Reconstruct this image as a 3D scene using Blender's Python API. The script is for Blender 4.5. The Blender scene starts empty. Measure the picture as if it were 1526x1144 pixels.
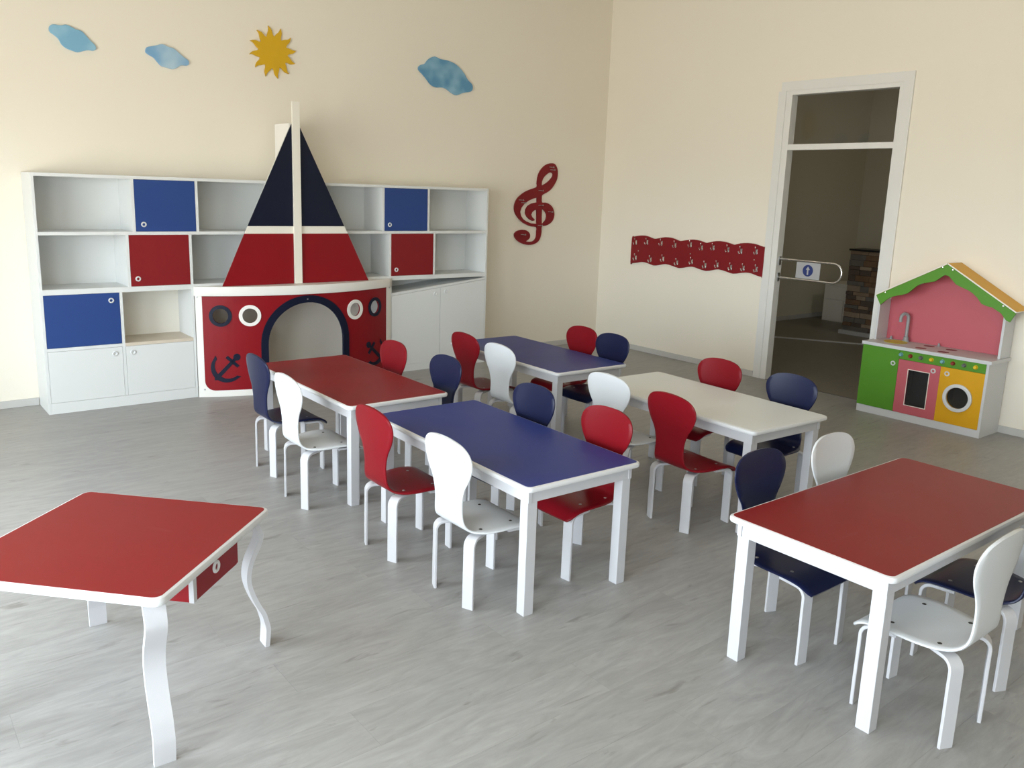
import bpy, bmesh, math, random
from mathutils import Vector, Matrix
random.seed(7)
SC = bpy.context.scene
COL = SC.collection
PI = math.pi

# ---------------------------------------------------------------- camera
cam_d = bpy.data.cameras.new('camera')
cam = bpy.data.objects.new('camera', cam_d)
COL.objects.link(cam)
_yaw, _pitch, _roll = .6781, -.2033, .0343
_f = Vector((math.sin(_yaw) * math.cos(_pitch), math.cos(_yaw) * math.cos(_pitch), math.sin(_pitch)))
_r0 = Vector((math.cos(_yaw), -math.sin(_yaw), 0)); _u0 = _r0.cross(_f)
_r = _r0 * math.cos(_roll) + _u0 * math.sin(_roll)
_u = -_r0 * math.sin(_roll) + _u0 * math.cos(_roll)
CAM = Vector((-6.504, -6.6133, 1.605))
cam.matrix_world = Matrix(((_r.x, _u.x, -_f.x, CAM.x), (_r.y, _u.y, -_f.y, CAM.y), (_r.z, _u.z, -_f.z, CAM.z), (0, 0, 0, 1)))
cam_d.sensor_width = 36; cam_d.sensor_fit = 'HORIZONTAL'
cam_d.lens = 1243.69 / 1526 * 36
cam_d.shift_x = -0.0003; cam_d.shift_y = -29.96 / 1526
cam_d.clip_start = .05; cam_d.clip_end = 60
SC.camera = cam

# ---------------------------------------------------------------- light
SC.view_settings.view_transform = 'Standard'
SC.view_settings.look = 'None'
SC.view_settings.gamma = 1
SC.view_settings.use_curve_mapping = False
SC.view_settings.exposure = 0.0
world = bpy.data.worlds.new('daylight'); SC.world = world
world.use_nodes = True
_bg = world.node_tree.nodes['Background']
_bg.inputs['Color'].default_value = (.83, .93, 1.0, 1)
_bg.inputs['Strength'].default_value = 17.6
_wn = world.node_tree; _tc = _wn.nodes.new('ShaderNodeTexCoord'); _sx = _wn.nodes.new('ShaderNodeSeparateXYZ')
_mr = _wn.nodes.new('ShaderNodeMapRange'); _mr.inputs[1].default_value = -.06; _mr.inputs[2].default_value = .06
_mc = _wn.nodes.new('ShaderNodeMix'); _mc.data_type = 'RGBA'
_mc.inputs[6].default_value = (.66, .65, .60, 1); _mc.inputs[7].default_value = (.83, .93, 1.0, 1)      # ground below, overcast sky above
_wn.links.new(_tc.outputs['Generated'], _sx.inputs[0]); _wn.links.new(_sx.outputs[2], _mr.inputs[0])
_wn.links.new(_mr.outputs[0], _mc.inputs[0]); _wn.links.new(_mc.outputs[2], _bg.inputs['Color'])
SC.cycles.use_denoising = True
SC.cycles.max_bounces = 10
SC.cycles.diffuse_bounces = 6
SC.cycles.sample_clamp_indirect = 6

RX0, RY0, RH = -7.7, -11.0, 3.9           # left wall, front wall, ceiling height
WIN_LEFT = [(-3.6, -1.4), (-6.3, -4.2), (-8.8, -6.7)]   # window spans along the left wall
WIN_FRONT = []
WZ0, WZ1 = .35, 2.15
def portal(name, loc, rot, sx, sy):
    l = bpy.data.lights.new(name, 'AREA'); l.shape = 'RECTANGLE'; l.size = sx; l.size_y = sy
    l.cycles.is_portal = True
    o = bpy.data.objects.new(name, l); o.location = loc; o.rotation_euler = rot; COL.objects.link(o)
for _a, _b in WIN_LEFT:
    portal('window_portal', (RX0 - .10, (_a + _b) / 2, (WZ0 + WZ1) / 2), (0, -PI / 2, 0), WZ1 - WZ0, _b - _a)
for _a, _b in WIN_FRONT:
    portal('window_portal', ((_a + _b) / 2, RY0 - .10, (WZ0 + WZ1) / 2), (PI / 2, 0, 0), _b - _a, WZ1 - WZ0)

# ---------------------------------------------------------------- materials
def srgb(r, g, b):
    return tuple(((c / 255) / 12.92 if c / 255 <= .04045 else ((c / 255 + .055) / 1.055) ** 2.4) for c in (r, g, b)) + (1,)
def mat(name, col, rough=.5, spec=.5, metal=0, noise=0, nscale=6, bump=0, bscale=60, coat=0):
    m = bpy.data.materials.new(name); m.use_nodes = True
    nt = m.node_tree; b = nt.nodes['Principled BSDF']
    b.inputs['Base Color'].default_value = col
    b.inputs['Roughness'].default_value = rough
    b.inputs['Specular IOR Level'].default_value = spec
    b.inputs['Metallic'].default_value = metal
    b.inputs['Coat Weight'].default_value = coat
    tc = nt.nodes.new('ShaderNodeTexCoord')
    if noise:
        n = nt.nodes.new('ShaderNodeTexNoise'); n.inputs['Scale'].default_value = nscale; n.inputs['Detail'].default_value = 5
        mx = nt.nodes.new('ShaderNodeMix'); mx.data_type = 'RGBA'
        mx.inputs[6].default_value = tuple(c * (1 - noise) for c in col[:3]) + (1,)
        mx.inputs[7].default_value = tuple(min(1, c * (1 + noise)) for c in col[:3]) + (1,)
        nt.links.new(tc.outputs['Object'], n.inputs['Vector']); nt.links.new(n.outputs['Fac'], mx.inputs[0])
        nt.links.new(mx.outputs[2], b.inputs['Base Color'])
        r = nt.nodes.new('ShaderNodeMapRange'); r.inputs[3].default_value = rough * .85; r.inputs[4].default_value = min(1, rough * 1.15)
        nt.links.new(n.outputs['Fac'], r.inputs[0]); nt.links.new(r.outputs[0], b.inputs['Roughness'])
    if bump:
        n2 = nt.nodes.new('ShaderNodeTexNoise'); n2.inputs['Scale'].default_value = bscale; n2.inputs['Detail'].default_value = 3
        bp = nt.nodes.new('ShaderNodeBump'); bp.inputs['Strength'].default_value = bump; bp.inputs['Distance'].default_value = .002
        nt.links.new(tc.outputs['Object'], n2.inputs['Vector']); nt.links.new(n2.outputs['Fac'], bp.inputs['Height'])
        nt.links.new(bp.outputs[0], b.inputs['Normal'])
    return m
M = {}
M['wall'] = mat('cream wall paint', (.80, .75, .652, 1), .85, .2, noise=.02, nscale=1.2, bump=.25, bscale=90)
M['ceiling'] = mat('white ceiling paint', (.80, .76, .68, 1), .9, .2, noise=.02)
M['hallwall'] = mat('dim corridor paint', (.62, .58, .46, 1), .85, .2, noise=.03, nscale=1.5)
M['white'] = mat('white lacquer', (.58, .585, .60, 1), .42, .3, noise=.015, nscale=4, bump=.05, bscale=40)
M['legwhite'] = mat('white painted wood', (.49, .487, .505, 1), .42, .3, noise=.015, nscale=4, bump=.05, bscale=40)
M['shipwhite'] = mat('warm white ship board', (.78, .765, .73, 1), .42, .3, noise=.012, nscale=4)
M['cabwhite'] = mat('white melamine', (.68, .695, .69, 1), .42, .3, noise=.012, nscale=3)
M['trimwhite'] = mat('white door paint', (.72, .715, .69, 1), .42, .3, noise=.01)
M['rim'] = mat('white rounded table edge', (.63, .635, .64, 1), .38, .35, noise=.01)
M['basebd'] = mat('grey skirting', (.52, .51, .49, 1), .45, .4, noise=.05, nscale=8)
M['cream'] = mat('cream melamine', (.80, .77, .69, 1), .4, .4, noise=.01)
M['beige'] = mat('beige shelf board', (.62, .54, .44, 1), .5, .4, noise=.06, nscale=12)
M['red'] = mat('red chair lacquer', (.175, .004, .009, 1), .33, .16, noise=.04, nscale=5)
M['navy'] = mat('navy chair lacquer', (.007, .010, .040, 1), .33, .25, noise=.06, nscale=5)
M['shellwhite'] = mat('white chair lacquer', (.58, .595, .61, 1), .38, .3, noise=.012, nscale=5)
M['redpanel'] = mat('red melamine panel', (.225, .004, .009, 1), .38, .25, noise=.05, nscale=4)
M['reddoor'] = mat('dark red door', (.215, .009, .013, 1), .45, .3, noise=.04, nscale=4)
M['bluedoor'] = mat('royal blue door', (.019, .054, .21, 1), .45, .35, noise=.04, nscale=4)
M['navypanel'] = mat('navy melamine panel', (.005, .008, .024, 1), .38, .22, noise=.05, nscale=4)
M['clefred'] = mat('crimson board', (.20, .006, .010, 1), .5, .3, noise=.05, nscale=6)
M['yellow'] = mat('mustard sun board', (.62, .37, .008, 1), .5, .4, noise=.06, nscale=9)
M['kgreen'] = mat('play green', (.085, .26, .020, 1), .42, .3, noise=.04)
M['kpink'] = mat('play pink', (.50, .11, .135, 1), .45, .3, noise=.04)
M['kyellow'] = mat('play yellow', (.66, .34, .008, 1), .42, .3, noise=.04)
M['chrome'] = mat('chrome', (.72, .72, .72, 1), .18, .5, metal=1)
M['screw'] = mat('zinc screw', (.45, .45, .46, 1), .35, .5, metal=1)
M['darkscrew'] = mat('dark screw head', (.03, .028, .025, 1), .5, .4)
M['grey'] = mat('grey plastic', (.12, .12, .12, 1), .4, .5)
M['midgrey'] = mat('mid grey plastic', (.30, .30, .31, 1), .45, .5)
M['steel'] = mat('light steel', (.55, .56, .56, 1), .35, .5, metal=.6)
M['black'] = mat('black recess', (.012, .012, .013, 1), .6, .3)
M['burner'] = mat('burgundy burner', (.20, .055, .065, 1), .5, .4)
M['sinkyel'] = mat('olive yellow bowl', (.55, .50, .02, 1), .35, .5)
M['teal'] = mat('pale blue dial', (.16, .38, .42, 1), .4, .5)
M['dred'] = mat('dark red dial', (.22, .015, .012, 1), .4, .5)
M['dyel'] = mat('yellow dial', (.72, .48, .01, 1), .4, .5)
M['signblue'] = mat('sign blue', (.015, .03, .14, 1), .5, .4)
M['signshaded'] = mat('shaded sign white', (.36, .36, .37, 1), .5, .4)  # white greyed down: the shade on the sign is put into its colour
M['stonecap'] = mat('black capstone', (.012, .012, .012, 1), .4, .5)
M['mortar'] = mat('dark mortar', (.07, .055, .045, 1), .9, .2)
STONES = [mat('stone cladding %d' % i, c, .85, .2, noise=.25, nscale=14, bump=.8, bscale=40) for i, c in enumerate([(.20, .12, .07, 1), (.30, .21, .14, 1), (.13, .095, .075, 1), (.36, .27, .19, 1), (.17, .15, .13, 1)])]

def table_top(name, col, scuff=0.0):
    m = mat(name, col, .38, .2, noise=.03, nscale=3)
    nt = m.node_tree; b = nt.nodes['Principled BSDF']
    tc = [n for n in nt.nodes if n.type == 'TEX_COORD'][0]
    mp = nt.nodes.new('ShaderNodeMapping'); mp.inputs['Scale'].default_value = (2.2, 9, 1); mp.inputs['Rotation'].default_value = (0, 0, .5)
    n = nt.nodes.new('ShaderNodeTexNoise'); n.inputs['Scale'].default_value = 2.2; n.inputs['Detail'].default_value = 6; n.inputs['Roughness'].default_value = .65
    r = nt.nodes.new('ShaderNodeValToRGB'); r.color_ramp.elements[0].position = .60; r.color_ramp.elements[1].position = .85
    r.color_ramp.elements[0].color = (0, 0, 0, 1); r.color_ramp.elements[1].color = (scuff,) * 3 + (1,)
    mx = nt.nodes.new('ShaderNodeMix'); mx.data_type = 'RGBA'; mx.inputs[7].default_value = (.7, .6, .58, 1)
    src = b.inputs['Base Color'].links[0].from_socket
    nt.links.new(tc.outputs['Object'], mp.inputs[0]); nt.links.new(mp.outputs[0], n.inputs['Vector']); nt.links.new(n.outputs['Fac'], r.inputs[0])
    nt.links.new(r.outputs[0], mx.inputs[0]); nt.links.new(src, mx.inputs[6]); nt.links.new(mx.outputs[2], b.inputs['Base Color'])
    return m
M['topred'] = table_top('red laminate', (.215, .008, .010, 1), .05)
M['topblue'] = table_top('blue laminate', (.020, .036, .19, 1), .04)
M['topwhite'] = table_top('white laminate', (.70, .72, .71, 1), .0)

def wood_floor(name, base=(.305, .30, .29), plank=True):
    m = bpy.data.materials.new(name); m.use_nodes = True
    nt = m.node_tree; b = nt.nodes['Principled BSDF']; L = nt.links.new
    tc = nt.nodes.new('ShaderNodeTexCoord'); geo = nt.nodes.new('ShaderNodeNewGeometry')
    mp = nt.nodes.new('ShaderNodeMapping'); mp.inputs['Scale'].default_value = (1, 4.6, 1)
    oi = nt.nodes.new('ShaderNodeObjectInfo')
    add = nt.nodes.new('ShaderNodeVectorMath'); add.operation = 'ADD'
    sc = nt.nodes.new('ShaderNodeVectorMath'); sc.operation = 'SCALE'; sc.inputs['Scale'].default_value = 17.0 if plank else 0
    cx = nt.nodes.new('ShaderNodeCombineXYZ')
    L(oi.outputs['Random'], cx.inputs[0]); L(oi.outputs['Random'], cx.inputs[1]); L(cx.outputs[0], sc.inputs[0])
    L(geo.outputs['Position'], mp.inputs[0]); L(mp.outputs[0], add.inputs[0]); L(sc.outputs[0], add.inputs[1])
    n1 = nt.nodes.new('ShaderNodeTexNoise'); n1.inputs['Scale'].default_value = 2.6; n1.inputs['Detail'].default_value = 9; n1.inputs['Roughness'].default_value = .62; n1.inputs['Distortion'].default_value = 2.2
    n2 = nt.nodes.new('ShaderNodeTexNoise'); n2.inputs['Scale'].default_value = 9; n2.inputs['Detail'].default_value = 8; n2.inputs['Roughness'].default_value = .7
    n3 = nt.nodes.new('ShaderNodeTexNoise'); n3.inputs['Scale'].default_value = 4.5; n3.inputs['Detail'].default_value = 5; n3.inputs['Distortion'].default_value = .8
    for n in (n1, n2, n3): L(add.outputs[0], n.inputs['Vector'])
    r1 = nt.nodes.new('ShaderNodeValToRGB')
    e = r1.color_ramp.elements; e[0].position = .30; e[1].position = .72
    e[0].color = tuple(c * .82 for c in base) + (1,); e[1].color = tuple(c * 1.12 for c in base) + (1,)
    L(n1.outputs['Fac'], r1.inputs[0])
    mx = nt.nodes.new('ShaderNodeMix'); mx.data_type = 'RGBA'; mx.blend_type = 'OVERLAY'; mx.inputs[0].default_value = .16
    L(r1.outputs[0], mx.inputs[6]); L(n2.outputs['Fac'], mx.inputs[7])
    r3 = nt.nodes.new('ShaderNodeValToRGB'); e = r3.color_ramp.elements; e[0].position = .64; e[1].position = .74
    e[0].color = (1, 1, 1, 1); e[1].color = (.60, .58, .56, 1)
    L(n3.outputs['Fac'], r3.inputs[0])
    m2 = nt.nodes.new('ShaderNodeMix'); m2.data_type = 'RGBA'; m2.blend_type = 'MULTIPLY'; m2.inputs[0].default_value = .8
    L(mx.outputs[2], m2.inputs[6]); L(r3.outputs[0], m2.inputs[7])
    tone = nt.nodes.new('ShaderNodeMapRange'); tone.inputs[3].default_value = .96; tone.inputs[4].default_value = 1.04
    L(oi.outputs['Random'], tone.inputs[0])
    m3 = nt.nodes.new('ShaderNodeVectorMath'); m3.operation = 'SCALE'
    L(m2.outputs[2], m3.inputs[0]); L(tone.outputs[0], m3.inputs['Scale']); L(m3.outputs[0], b.inputs['Base Color'])
    rr = nt.nodes.new('ShaderNodeMapRange'); rr.inputs[3].default_value = .34; rr.inputs[4].default_value = .50
    L(n1.outputs['Fac'], rr.inputs[0]); L(rr.outputs[0], b.inputs['Roughness'])
    bp = nt.nodes.new('ShaderNodeBump'); bp.inputs['Strength'].default_value = .08; bp.inputs['Distance'].default_value = .002
    L(n2.outputs['Fac'], bp.inputs['Height']); L(bp.outputs[0], b.inputs['Normal'])
    b.inputs['Specular IOR Level'].default_value = .45
    return m
M['floor'] = wood_floor('grey wood-look vinyl')
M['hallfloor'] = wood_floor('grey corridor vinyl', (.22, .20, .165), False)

def glass(name, tint=(1, 1, 1, 1), gloss=.06, rough=.02):
    m = bpy.data.materials.new(name); m.use_nodes = True; nt = m.node_tree
    nt.nodes.remove(nt.nodes['Principled BSDF'])
    t = nt.nodes.new('ShaderNodeBsdfTransparent'); t.inputs[0].default_value = tint
    g = nt.nodes.new('ShaderNodeBsdfGlossy'); g.inputs['Roughness'].default_value = rough
    mx = nt.nodes.new('ShaderNodeMixShader'); mx.inputs[0].default_value = gloss
    nt.links.new(t.outputs[0], mx.inputs[1]); nt.links.new(g.outputs[0], mx.inputs[2])
    nt.links.new(mx.outputs[0], nt.nodes['Material Output'].inputs[0])
    return m
M['glass'] = glass('clear glass', gloss=.02)
M['smoke'] = glass('smoked acrylic', (.55, .57, .60, 1), .10, .08)

def cloud_mat(name, dark, light, seed):
    m = mat(name, dark, .5, .4); nt = m.node_tree; b = nt.nodes['Principled BSDF']
    tc = [n for n in nt.nodes if n.type == 'TEX_COORD'][0]
    n = nt.nodes.new('ShaderNodeTexNoise'); n.inputs['Scale'].default_value = 5; n.inputs['Detail'].default_value = 2
    mp = nt.nodes.new('ShaderNodeMapping'); mp.inputs['Location'].default_value = (seed, 0, seed)
    r = nt.nodes.new('ShaderNodeValToRGB'); r.color_ramp.elements[0].position = .42; r.color_ramp.elements[1].position = .72
    r.color_ramp.elements[0].color = dark; r.color_ramp.elements[1].color = light
    nt.links.new(tc.outputs['Object'], mp.inputs[0]); nt.links.new(mp.outputs[0], n.inputs['Vector']); nt.links.new(n.outputs['Fac'], r.inputs[0])
    nt.links.new(r.outputs[0], b.inputs['Base Color'])
    return m

# ---------------------------------------------------------------- helpers
def tag(o, label=None, cat=None, group=None, kind=None):
    if label: o['label'] = label
    if cat: o['category'] = cat
    if group: o['group'] = group
    if kind: o['kind'] = kind
    return o
def root_loc(p):
    v = Vector((0, 0, 0))
    while p is not None:
        v += p.location; p = p.parent
    return v
def obj(name, bm, m, parent=None, world=False, smooth=False, loc=None):
    """link one mesh object; world=True: the bmesh is in world coordinates of an unrotated parent"""
    off = root_loc(parent) if (world and parent) else Vector((0, 0, 0))
    if world and not parent and loc is not None: off = Vector(loc)
    bmesh.ops.recalc_face_normals(bm, faces=bm.faces)
    if off.length: bmesh.ops.translate(bm, verts=bm.verts, vec=-off)
    me = bpy.data.meshes.new(name); bm.to_mesh(me); bm.free()
    for mm in (m if isinstance(m, (list, tuple)) else [m]): me.materials.append(mm)
    if smooth:
        for p in me.polygons: p.use_smooth = True
        me.set_sharp_from_angle(angle=math.radians(38))
    o = bpy.data.objects.new(name, me); COL.objects.link(o)
    o.parent = parent
    if world and not parent and loc is not None: o.location = loc
    return o
def empty(name, loc=(0, 0, 0), rz=0, **k):
    o = bpy.data.objects.new(name, None); o.empty_display_size = .1
    COL.objects.link(o); o.location = loc; o.rotation_euler = (0, 0, rz)
    tag(o, **k); return o
def box(x0, x1, y0, y1, z0, z1, bev=0, bm=None, mi=0):
    own = bmesh.new()
    bmesh.ops.create_cube(own, size=1)
    for v in own.verts:
        v.co = Vector(((x0 + x1) / 2 + v.co.x * (x1 - x0), (y0 + y1) / 2 + v.co.y * (y1 - y0), (z0 + z1) / 2 + v.co.z * (z1 - z0)))
    if bev: bmesh.ops.bevel(own, geom=own.edges[:], offset=bev, segments=2, affect='EDGES', profile=.7)
    for f in own.faces: f.material_index = mi
    if bm is None: return own
    return merge(bm, own)
def merge(bm, other):
    me = bpy.data.meshes.new('t'); other.to_mesh(me); other.free(); bm.from_mesh(me); bpy.data.meshes.remove(me); return bm
def xform(bm, fn):
    for v in bm.verts: v.co = Vector(fn(v.co))
    return bm
def prism(outer, holes=(), t=.01, bev=0, mi=0):
    """flat outline (u, v) with holes, thickness t along w from 0 to t; returns a bmesh"""
    cu = bpy.data.curves.new('t', 'CURVE'); cu.dimensions = '2D'; cu.fill_mode = 'BOTH'
    cu.extrude = t / 2 - bev; cu.bevel_depth = bev; cu.bevel_resolution = 1; cu.offset = -bev
    for pts in [outer] + list(holes):
        s = cu.splines.new('POLY'); s.points.add(len(pts) - 1)
        for p, q in zip(s.points, pts): p.co = (q[0], q[1], 0, 1)
        s.use_cyclic_u = True
    o = bpy.data.objects.new('t', cu); COL.objects.link(o)
    dg = bpy.context.evaluated_depsgraph_get()
    me = bpy.data.meshes.new_from_object(o.evaluated_get(dg), depsgraph=dg)
    bm = bmesh.new(); bm.from_mesh(me)
    bpy.data.objects.remove(o); bpy.data.curves.remove(cu); bpy.data.meshes.remove(me)
    bmesh.ops.remove_doubles(bm, verts=bm.verts, dist=1e-6)
    for v in bm.verts: v.co.z += t / 2
    for f in bm.faces: f.material_index = mi
    return bm
def on_back(bm, y):      # (u, v, w) -> the plane y, growing toward the room
    return xform(bm, lambda c: (c.x, y - c.z, c.y))
def on_right(bm, x):
    return xform(bm, lambda c: (x - c.z, c.x, c.y))
def smooth_poly(pts, n=3):
    out = []; N = len(pts)
    for i in range(N):
        p0, p1, p2, p3 = (Vector(pts[(i + k) % N]) for k in (-1, 0, 1, 2))
        for j in range(n):
            t = j / n
            out.append(tuple(.5 * ((2 * p1) + (p2 - p0) * t + (2 * p0 - 5 * p1 + 4 * p2 - p3) * t * t + (3 * p1 - p0 - 3 * p2 + p3) * t ** 3)))
    return out
def circle(cx, cy, r, n=32, ry=None):
    ry = ry or r
    return [(cx + r * math.cos(2 * PI * i / n), cy + ry * math.sin(2 * PI * i / n)) for i in range(n)]
def rrect(x0, x1, y0, y1, r, n=6):
    o = []
    for cx, cy, a in ((x1 - r, y1 - r, 0), (x0 + r, y1 - r, PI / 2), (x0 + r, y0 + r, PI), (x1 - r, y0 + r, 1.5 * PI)):
        for i in range(n + 1): o.append((cx + r * math.cos(a + i / n * PI / 2), cy + r * math.sin(a + i / n * PI / 2)))
    return o
def lathe(prof, n=24, mi=0):
    """prof: (radius, height) pairs around the z axis"""
    bm = bmesh.new(); rings = []
    for r, h in prof:
        rings.append([bm.verts.new((max(r, 1e-5) * math.cos(2 * PI * i / n), max(r, 1e-5) * math.sin(2 * PI * i / n), h)) for i in range(n)])
    for a, b in zip(rings, rings[1:]):
        for i in range(n): bm.faces.new((a[i], a[(i + 1) % n], b[(i + 1) % n], b[i]))
    bmesh.ops.remove_doubles(bm, verts=bm.verts, dist=2e-5)
    for f in bm.faces: f.material_index = mi
    return bm
def tube(path, r, n=12, closed=False):
    bm = bmesh.new(); P = [Vector(p) for p in path]; rings = []
    for i, p in enumerate(P):
        a = P[max(0, i - 1)]; b = P[min(len(P) - 1, i + 1)]
        t = (b - a).normalized()
        ref = Vector((0, 0, 1)) if abs(t.z) < .9 else Vector((1, 0, 0))
        if i: s = (prev_s - t * prev_s.dot(t)).normalized()
        else: s = t.cross(ref).normalized()
        prev_s = s; q = t.cross(s)
        rr = r[i] if isinstance(r, (list, tuple)) else r
        rings.append([bm.verts.new(p + (s * math.cos(2 * PI * k / n) + q * math.sin(2 * PI * k / n)) * rr) for k in range(n)])
    for a, b in zip(rings, rings[1:]):
        for k in range(n): bm.faces.new((a[k], a[(k + 1) % n], b[(k + 1) % n], b[k]))
    bm.faces.new(rings[0]); bm.faces.new(rings[-1][::-1])
    return bm
def copy_tree(o, parent=None, mats=None):
    c = o.copy(); COL.objects.link(c); c.parent = parent
    if parent: c.matrix_parent_inverse = Matrix()
    for ch in CH.get(o, []):
        copy_tree(ch, c)
    return c
CH = {}
def index_children():
    CH.clear()
    for o in bpy.data.objects:
        if o.parent: CH.setdefault(o.parent, []).append(o)

# ---------------------------------------------------------------- outlines in metres (wall coordinates)
CLEF = [[-0.759,1.902],[-0.722,1.897],[-0.697,1.874],[-0.681,1.844],[-0.675,1.805],[-0.678,1.756],[-0.694,1.721],[-0.722,1.68],[-0.761,1.639],[-0.813,1.608],[-0.871,1.583],[-0.878,1.557],[-0.873,1.508],[-0.825,1.507],[-0.777,1.495],[-0.733,1.467],[-0.707,1.427],[-0.698,1.382],[-0.714,1.332],[-0.754,1.295],[-0.807,1.274],[-0.863,1.265],[-0.863,1.211],[-0.874,1.158],[-0.899,1.117],[-0.945,1.091],[-1.003,1.08],[-1.062,1.083],[-1.132,1.102],[-1.184,1.131],[-1.216,1.168],[-1.213,1.199],[-1.182,1.221],[-1.137,1.231],[-1.086,1.231],[-1.043,1.216],[-1.017,1.189],[-1.015,1.158],[-1.032,1.136],[-1.065,1.116],[-1.028,1.112],[-0.982,1.114],[-0.947,1.131],[-0.928,1.167],[-0.926,1.22],[-0.93,1.26],[-1.001,1.266],[-1.071,1.286],[-1.142,1.321],[-1.195,1.369],[-1.223,1.412],[-1.23,1.459],[-1.213,1.515],[-1.17,1.563],[-1.098,1.608],[-1.019,1.636],[-0.945,1.66],[-0.946,1.695],[-0.939,1.756],[-0.913,1.817],[-0.863,1.867],[-0.811,1.893]]
CLEF_A = [[-0.743,1.802],[-0.769,1.811],[-0.8,1.803],[-0.835,1.781],[-0.863,1.754],[-0.882,1.719],[-0.884,1.677],[-0.842,1.692],[-0.796,1.719],[-0.756,1.754],[-0.738,1.781]]
CLEF_B = [[-0.94,1.554],[-0.992,1.543],[-1.054,1.52],[-1.104,1.489],[-1.139,1.452],[-1.154,1.412],[-1.144,1.373],[-1.114,1.339],[-1.067,1.315],[-1.008,1.297],[-0.93,1.291],[-0.937,1.434],[-0.968,1.428],[-0.996,1.41],[-1.009,1.383],[-0.996,1.36],[-0.96,1.334],[-0.966,1.324],[-0.992,1.322],[-1.03,1.337],[-1.063,1.363],[-1.085,1.396],[-1.082,1.435],[-1.057,1.47],[-1.007,1.495],[-0.937,1.507]]
CLEF_C = [[-0.869,1.436],[-0.835,1.425],[-0.81,1.4],[-0.801,1.372],[-0.809,1.336],[-0.833,1.311],[-0.864,1.296]]
CLEF_HOOK = [[-0.764,1.862],[-0.747,1.836],[-0.893,1.625],[-1.146,1.526],[-1.114,1.5],[-0.887,1.479],[-0.753,1.415],[-0.885,1.276],[-1.105,1.184]]
CLOUD1 = [[-5.274,2.57],[-5.265,2.592],[-5.242,2.602],[-5.202,2.601],[-5.168,2.611],[-5.135,2.601],[-5.109,2.589],[-5.075,2.583],[-5.049,2.558],[-5.021,2.526],[-4.993,2.501],[-4.989,2.477],[-5.007,2.463],[-5.035,2.463],[-5.063,2.456],[-5.105,2.441],[-5.139,2.447],[-5.178,2.459],[-5.204,2.481],[-5.221,2.514],[-5.247,2.535],[-5.268,2.55]]
CLOUD2 = [[-4.662,2.506],[-4.652,2.53],[-4.618,2.542],[-4.579,2.554],[-4.541,2.566],[-4.503,2.553],[-4.464,2.546],[-4.427,2.52],[-4.396,2.496],[-4.362,2.474],[-4.358,2.451],[-4.375,2.437],[-4.415,2.434],[-4.447,2.413],[-4.479,2.4],[-4.518,2.407],[-4.556,2.413],[-4.585,2.44],[-4.607,2.465],[-4.636,2.479],[-4.658,2.492]]
CLOUD3 = [[-2.366,2.649],[-2.345,2.673],[-2.299,2.69],[-2.263,2.73],[-2.198,2.762],[-2.132,2.747],[-2.056,2.744],[-1.979,2.727],[-1.919,2.694],[-1.869,2.651],[-1.828,2.601],[-1.781,2.567],[-1.772,2.529],[-1.795,2.5],[-1.874,2.483],[-1.952,2.454],[-2.011,2.47],[-2.07,2.5],[-2.118,2.506],[-2.175,2.501],[-2.231,2.518],[-2.279,2.562],[-2.325,2.601],[-2.359,2.627]]
RACK = [[-0.486,1.169],[-0.512,1.187],[-0.585,1.203],[-0.665,1.208],[-0.739,1.195],[-0.8,1.183],[-0.864,1.195],[-0.94,1.209],[-1.029,1.207],[-1.106,1.189],[-1.143,1.184],[-1.216,1.198],[-1.299,1.209],[-1.383,1.202],[-1.443,1.189],[-1.477,1.19],[-1.544,1.207],[-1.612,1.215],[-1.691,1.209],[-1.758,1.196],[-1.791,1.193],[-1.854,1.21],[-1.928,1.218],[-2.002,1.215],[-2.066,1.202],[-2.112,1.191],[-2.119,1.18],[-2.118,0.934],[-2.108,0.926],[-2.064,0.931],[-2.0,0.946],[-1.936,0.948],[-1.862,0.936],[-1.798,0.924],[-1.719,0.937],[-1.628,0.949],[-1.549,0.934],[-1.481,0.92],[-1.398,0.931],[-1.313,0.946],[-1.229,0.933],[-1.144,0.917],[-1.055,0.932],[-0.965,0.942],[-0.876,0.924],[-0.812,0.913],[-0.73,0.929],[-0.649,0.936],[-0.568,0.921],[-0.502,0.91],[-0.485,0.918]]
RACK_HOOK = [[-0.554,1.135],[-0.71,1.146],[-0.904,1.149],[-1.085,1.142],[-1.279,1.16],[-1.416,1.141],[-1.554,1.151],[-1.725,1.145],[-1.872,1.142],[-2.038,1.149],[-0.563,0.976],[-0.771,0.973],[-0.939,0.994],[-1.123,0.973],[-1.307,0.998],[-1.473,0.975],[-1.616,0.993],[-1.773,0.984],[-1.914,0.989],[-2.055,0.992]]
RACK_SCREW = [[-0.59,1.046],[-1.277,1.069],[-2.018,1.071]]
EAVES = [[-3.311,0.91],[-3.82,1.192],[-4.321,0.9],[-4.291,0.834],[-4.264,0.845],[-4.226,0.889],[-4.163,0.922],[-4.127,0.926],[-4.09,0.938],[-4.055,0.978],[-4.021,1.005],[-3.988,1.023],[-3.943,1.038],[-3.898,1.055],[-3.869,1.082],[-3.84,1.109],[-3.814,1.115],[-3.797,1.106],[-3.768,1.08],[-3.745,1.061],[-3.689,1.046],[-3.651,1.036],[-3.614,1.012],[-3.579,0.975],[-3.555,0.952],[-3.516,0.935],[-3.476,0.925],[-3.436,0.911],[-3.403,0.889],[-3.372,0.858],[-3.353,0.839]]
EAVES_SCREW = [[-3.381,0.939],[-3.786,1.169],[-3.86,1.157],[-4.233,0.94]]
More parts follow.
